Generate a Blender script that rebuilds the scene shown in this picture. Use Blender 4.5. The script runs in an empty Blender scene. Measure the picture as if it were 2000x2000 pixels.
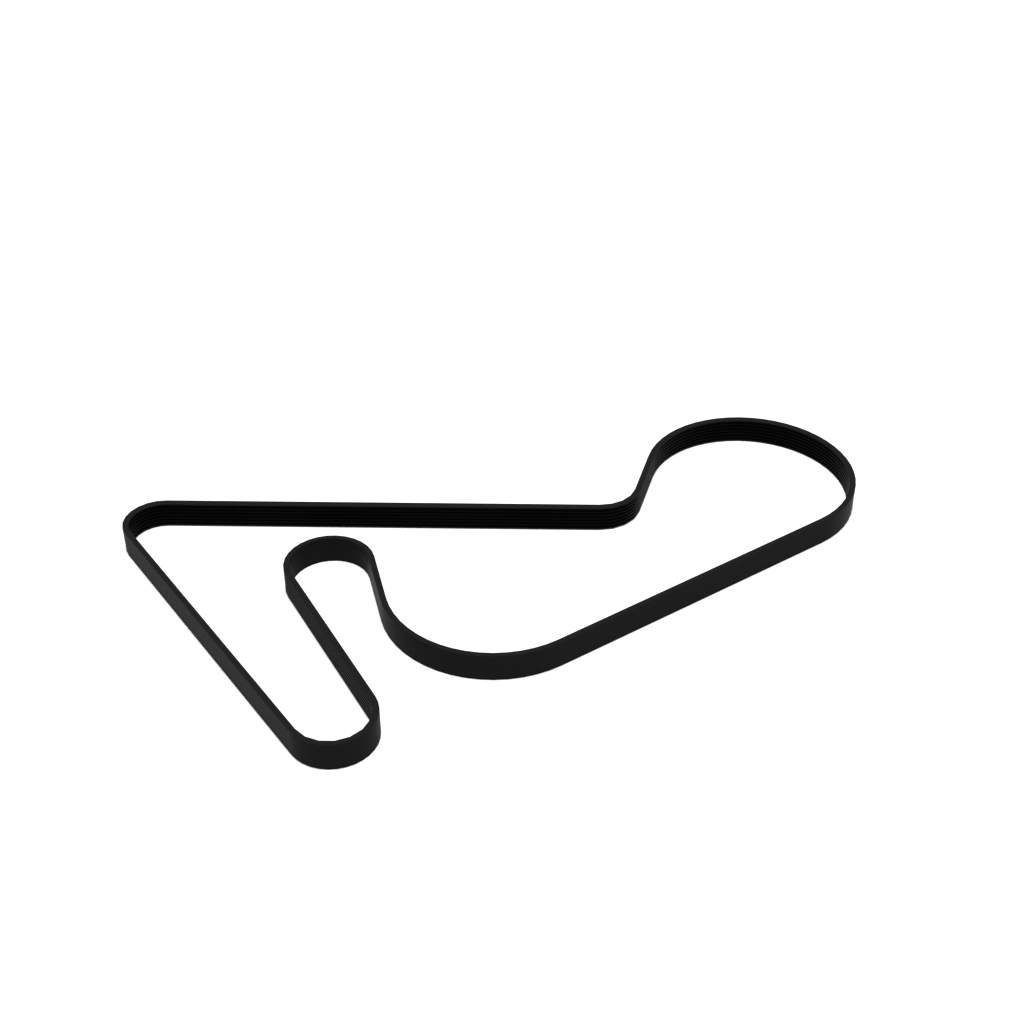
import bpy, math
from mathutils import Matrix, Vector

scene = bpy.context.scene

# ---------------------------------------------------------------- camera
SCALE = 0.75                                   # metres per layout unit
EDGE_HEIGHT = 3.316861e-02 * SCALE             # belt width (it stands on its edge)
LIFT = 0.0001
TOP = EDGE_HEIGHT + LIFT
PITCH, ROLL = 6.144827e-01, 6.356954e-04
cam_data = bpy.data.cameras.new('camera')
cam_data.sensor_width = 36.0
cam_data.lens = 36.0 * 2.817572 / 2.0
cam_data.clip_start, cam_data.clip_end = 0.01, 200.0
cam = bpy.data.objects.new('camera', cam_data)
scene.collection.objects.link(cam)
cp, sp = math.cos(PITCH), math.sin(PITCH)
fw = Vector((0, cp, -sp)); rt = Vector((1, 0, 0)); up = Vector((0, sp, cp))
cr, sr = math.cos(ROLL), math.sin(ROLL)
rt, up = cr * rt + sr * up, -sr * rt + cr * up
rot = Matrix((rt, up, -fw)).transposed().to_4x4()
cam.matrix_world = Matrix.Translation((0, 0, SCALE + TOP)) @ rot
scene.camera = cam

# ---------------------------------------------------------------- world and lamps
WORLD = 0.476
LAMP = 0.79
world = bpy.data.worlds.new('World')
scene.world = world
world.use_nodes = True
bg = world.node_tree.nodes['Background']
bg.inputs['Color'].default_value = (1, 1, 1, 1)
bg.inputs['Strength'].default_value = WORLD

lamp_data = bpy.data.lights.new('overhead_lamp', 'AREA')
lamp_data.shape = 'DISK'
lamp_data.size = 1.2
lamp_data.energy = 2300.0 * LAMP
lamp = bpy.data.objects.new('overhead_lamp', lamp_data)
lamp.location = (0.0, 1.0, 12.0)
scene.collection.objects.link(lamp)

scene.view_settings.view_transform = 'Standard'
scene.view_settings.look = 'None'
scene.view_settings.exposure = 0.0
scene.view_settings.gamma = 1.0
scene.view_settings.use_curve_mapping = False


# ---------------------------------------------------------------- materials
def rubber(name, albedo, ior, rough):
    m = bpy.data.materials.new(name)
    m.use_nodes = True
    nt = m.node_tree
    b = nt.nodes['Principled BSDF']
    b.inputs['Roughness'].default_value = rough
    b.inputs['IOR'].default_value = ior
    tc = nt.nodes.new('ShaderNodeTexCoord')
    n = nt.nodes.new('ShaderNodeTexNoise')
    n.inputs['Scale'].default_value = 160.0
    n.inputs['Detail'].default_value = 5.0
    ramp = nt.nodes.new('ShaderNodeValToRGB')
    ramp.color_ramp.elements[0].position = 0.25
    ramp.color_ramp.elements[1].position = 0.75
    lo, hi = albedo * 0.93, albedo * 1.07
    ramp.color_ramp.elements[0].color = (lo, lo, lo, 1)
    ramp.color_ramp.elements[1].color = (hi, hi, hi, 1)
    nt.links.new(tc.outputs['Object'], n.inputs['Vector'])
    nt.links.new(n.outputs['Fac'], ramp.inputs['Fac'])
    nt.links.new(ramp.outputs['Color'], b.inputs['Base Color'])
    return m


def paper(name):
    m = bpy.data.materials.new(name)
    m.use_nodes = True
    nt = m.node_tree
    b = nt.nodes['Principled BSDF']
    b.inputs['Roughness'].default_value = 0.9
    b.inputs['Specular IOR Level'].default_value = 0.1
    n = nt.nodes.new('ShaderNodeTexNoise')
    n.inputs['Scale'].default_value = 4.0
    ramp = nt.nodes.new('ShaderNodeValToRGB')
    ramp.color_ramp.elements[0].color = (0.84, 0.84, 0.84, 1)
    ramp.color_ramp.elements[1].color = (0.86, 0.86, 0.86, 1)
    nt.links.new(n.outputs['Fac'], ramp.inputs['Fac'])
    nt.links.new(ramp.outputs['Color'], b.inputs['Base Color'])
    return m


MAT_BACK = rubber('black_backing_rubber', 0.0092, 1.064, 0.48)
MAT_RIB = rubber('black_rib_rubber', 0.0009, 1.086, 0.48)
MAT_PAPER = paper('white_paper')

# ---------------------------------------------------------------- belt route
# pulleys the belt is bent round: x, y, contact radius, +1 ribs inside / -1 back inside, segments
PULLEYS = [
    (-0.4204201, 1.398392, 0.03609489, 1, 8),
    (0.1069959, 1.479322, 0.04607030, -1, 4),
    (0.2985577, 1.506088, 0.1227317, 1, 32),
    (-0.02053526, 1.283350, 0.1226886, 1, 16),
    (-0.2097830, 1.318436, 0.04529575, -1, 16),
    (-0.1815449, 1.069396, 0.04108189, 1, 16),
]
THICK = 7.297205e-03
COARSE = 5                                      # this bend has half as many facets on the rib side
CENTRE = Vector((-0.02 * SCALE, 1.33 * SCALE, LIFT))


def rail(u):
    """plan points of the loop at depth u from the back of the belt (layout units)"""
    def rad(q):
        return q[2] + (THICK - u) if q[3] > 0 else q[2] + u
    n = len(PULLEYS)
    tang = []
    for i in range(n):
        a, b = PULLEYS[i], PULLEYS[(i + 1) % n]
        d = Vector((b[0] - a[0], b[1] - a[1])); L = d.length; ux = d / L
        k = (a[3] * rad(a) - b[3] * rad(b)) / L
        nn = k * ux + math.sqrt(1 - k * k) * Vector((-ux.y, ux.x))
        tang.append((a[3] * nn, b[3] * nn))
    pts = []
    for i, q in enumerate(PULLEYS):
        e0 = tang[i - 1][1]; e1 = tang[i][0]
        a0 = math.atan2(e0.y, e0.x); a1 = math.atan2(e1.y, e1.x)
        sweep = ((a0 - a1) * q[3]) % (2 * math.pi)
        arc = []
        for j in range(q[4] + 1):
            a = a0 - q[3] * sweep * j / q[4]
            arc.append(Vector((q[0] + rad(q) * math.cos(a), q[1] + rad(q) * math.sin(a))))
        if i == COARSE and u > 0.5 * THICK:
            for j in range(1, q[4], 2):
                arc[j] = (arc[j - 1] + arc[j + 1]) / 2
        pts += arc
    return pts


def sweep_mesh(name, profile, mat, parent):
    """profile: closed list of (u depth, v down from the upper edge) in layout units"""
    rails = [rail(u) for u, v in profile]
    n, m = len(rails[0]), len(profile)
    verts, faces = [], []
    for k, (u, v) in enumerate(profile):
        for p in rails[k]:
            verts.append((p.x * SCALE - CENTRE.x, p.y * SCALE - CENTRE.y, EDGE_HEIGHT - v * SCALE))
    for k in range(m):
        k2 = (k + 1) % m
        for i in range(n):
            i2 = (i + 1) % n
            faces.append((k * n + i, k * n + i2, k2 * n + i2, k2 * n + i))
    me = bpy.data.meshes.new(name)
    me.from_pydata(verts, [], faces)
    me.update()
    import bmesh
    bm = bmesh.new(); bm.from_mesh(me)
    bmesh.ops.recalc_face_normals(bm, faces=bm.faces[:])
    bm.to_mesh(me); bm.free()
    for p in me.polygons:
        p.use_smooth = True
    me.set_sharp_from_angle(angle=math.radians(40))
    me.materials.append(mat)
    o = bpy.data.objects.new(name, me)
    scene.collection.objects.link(o)
    o.parent = parent
    wn = o.modifiers.new('weighted_normals', 'WEIGHTED_NORMAL')
    wn.mode = 'FACE_AREA'
    wn.weight = 50
    wn.keep_sharp = True
    return o


H = EDGE_HEIGHT / SCALE
T = THICK
belt = bpy.data.objects.new('drive_belt', None)
belt.empty_display_size = 0.05
belt.location = CENTRE
belt['label'] = 'black ribbed rubber drive belt standing on its edge in a winding closed loop on white'
belt['category'] = 'drive belt'
scene.collection.objects.link(belt)

# backing: smooth outer cover with the two edge bands
LIP = 0.0022
half = [(0.0, 0.0002), (0.0002, 0.0), (T - 0.0035, 0.0), (T - 0.0007, 0.0006), (T - 0.0001, 0.0011), (T, LIP)]
BASE = T - 0.0042
prof = half + [(BASE, LIP), (BASE, H - LIP)] + [(u, H - v) for u, v in reversed(half)]
sweep_mesh('backing', prof, MAT_BACK, belt)

# ribbed layer: seven lengthwise V ribs
RIBS = 7
pitch = H / RIBS
depth = 0.0016
tip, valley = 0.50 * pitch, 0.16 * pitch
r = [(BASE + 0.0001, LIP + 0.0001)]
for i in range(RIBS):
    c = (i + 0.5) * pitch
    top = LIP + 0.0001 if i == 0 else c - tip / 2
    bot = H - LIP - 0.0001 if i == RIBS - 1 else c + tip / 2
    if i > 0:
        r.append((T - depth, i * pitch + valley / 2))
    r += [(T, top), (T, bot)]
    if i < RIBS - 1:
        r.append((T - depth, (i + 1) * pitch - valley / 2))
r.append((BASE + 0.0001, H - LIP - 0.0001))
sweep_mesh('ribbed_layer', r, MAT_RIB, belt)

# ---------------------------------------------------------------- white surface
me = bpy.data.meshes.new('ground')
R = 12.0
me.from_pydata([(-R, -R, 0), (R, -R, 0), (R, R, 0), (-R, R, 0)], [], [(0, 1, 2, 3)])
me.materials.append(MAT_PAPER)
ground = bpy.data.objects.new('ground', me)
ground['kind'] = 'structure'
scene.collection.objects.link(ground)
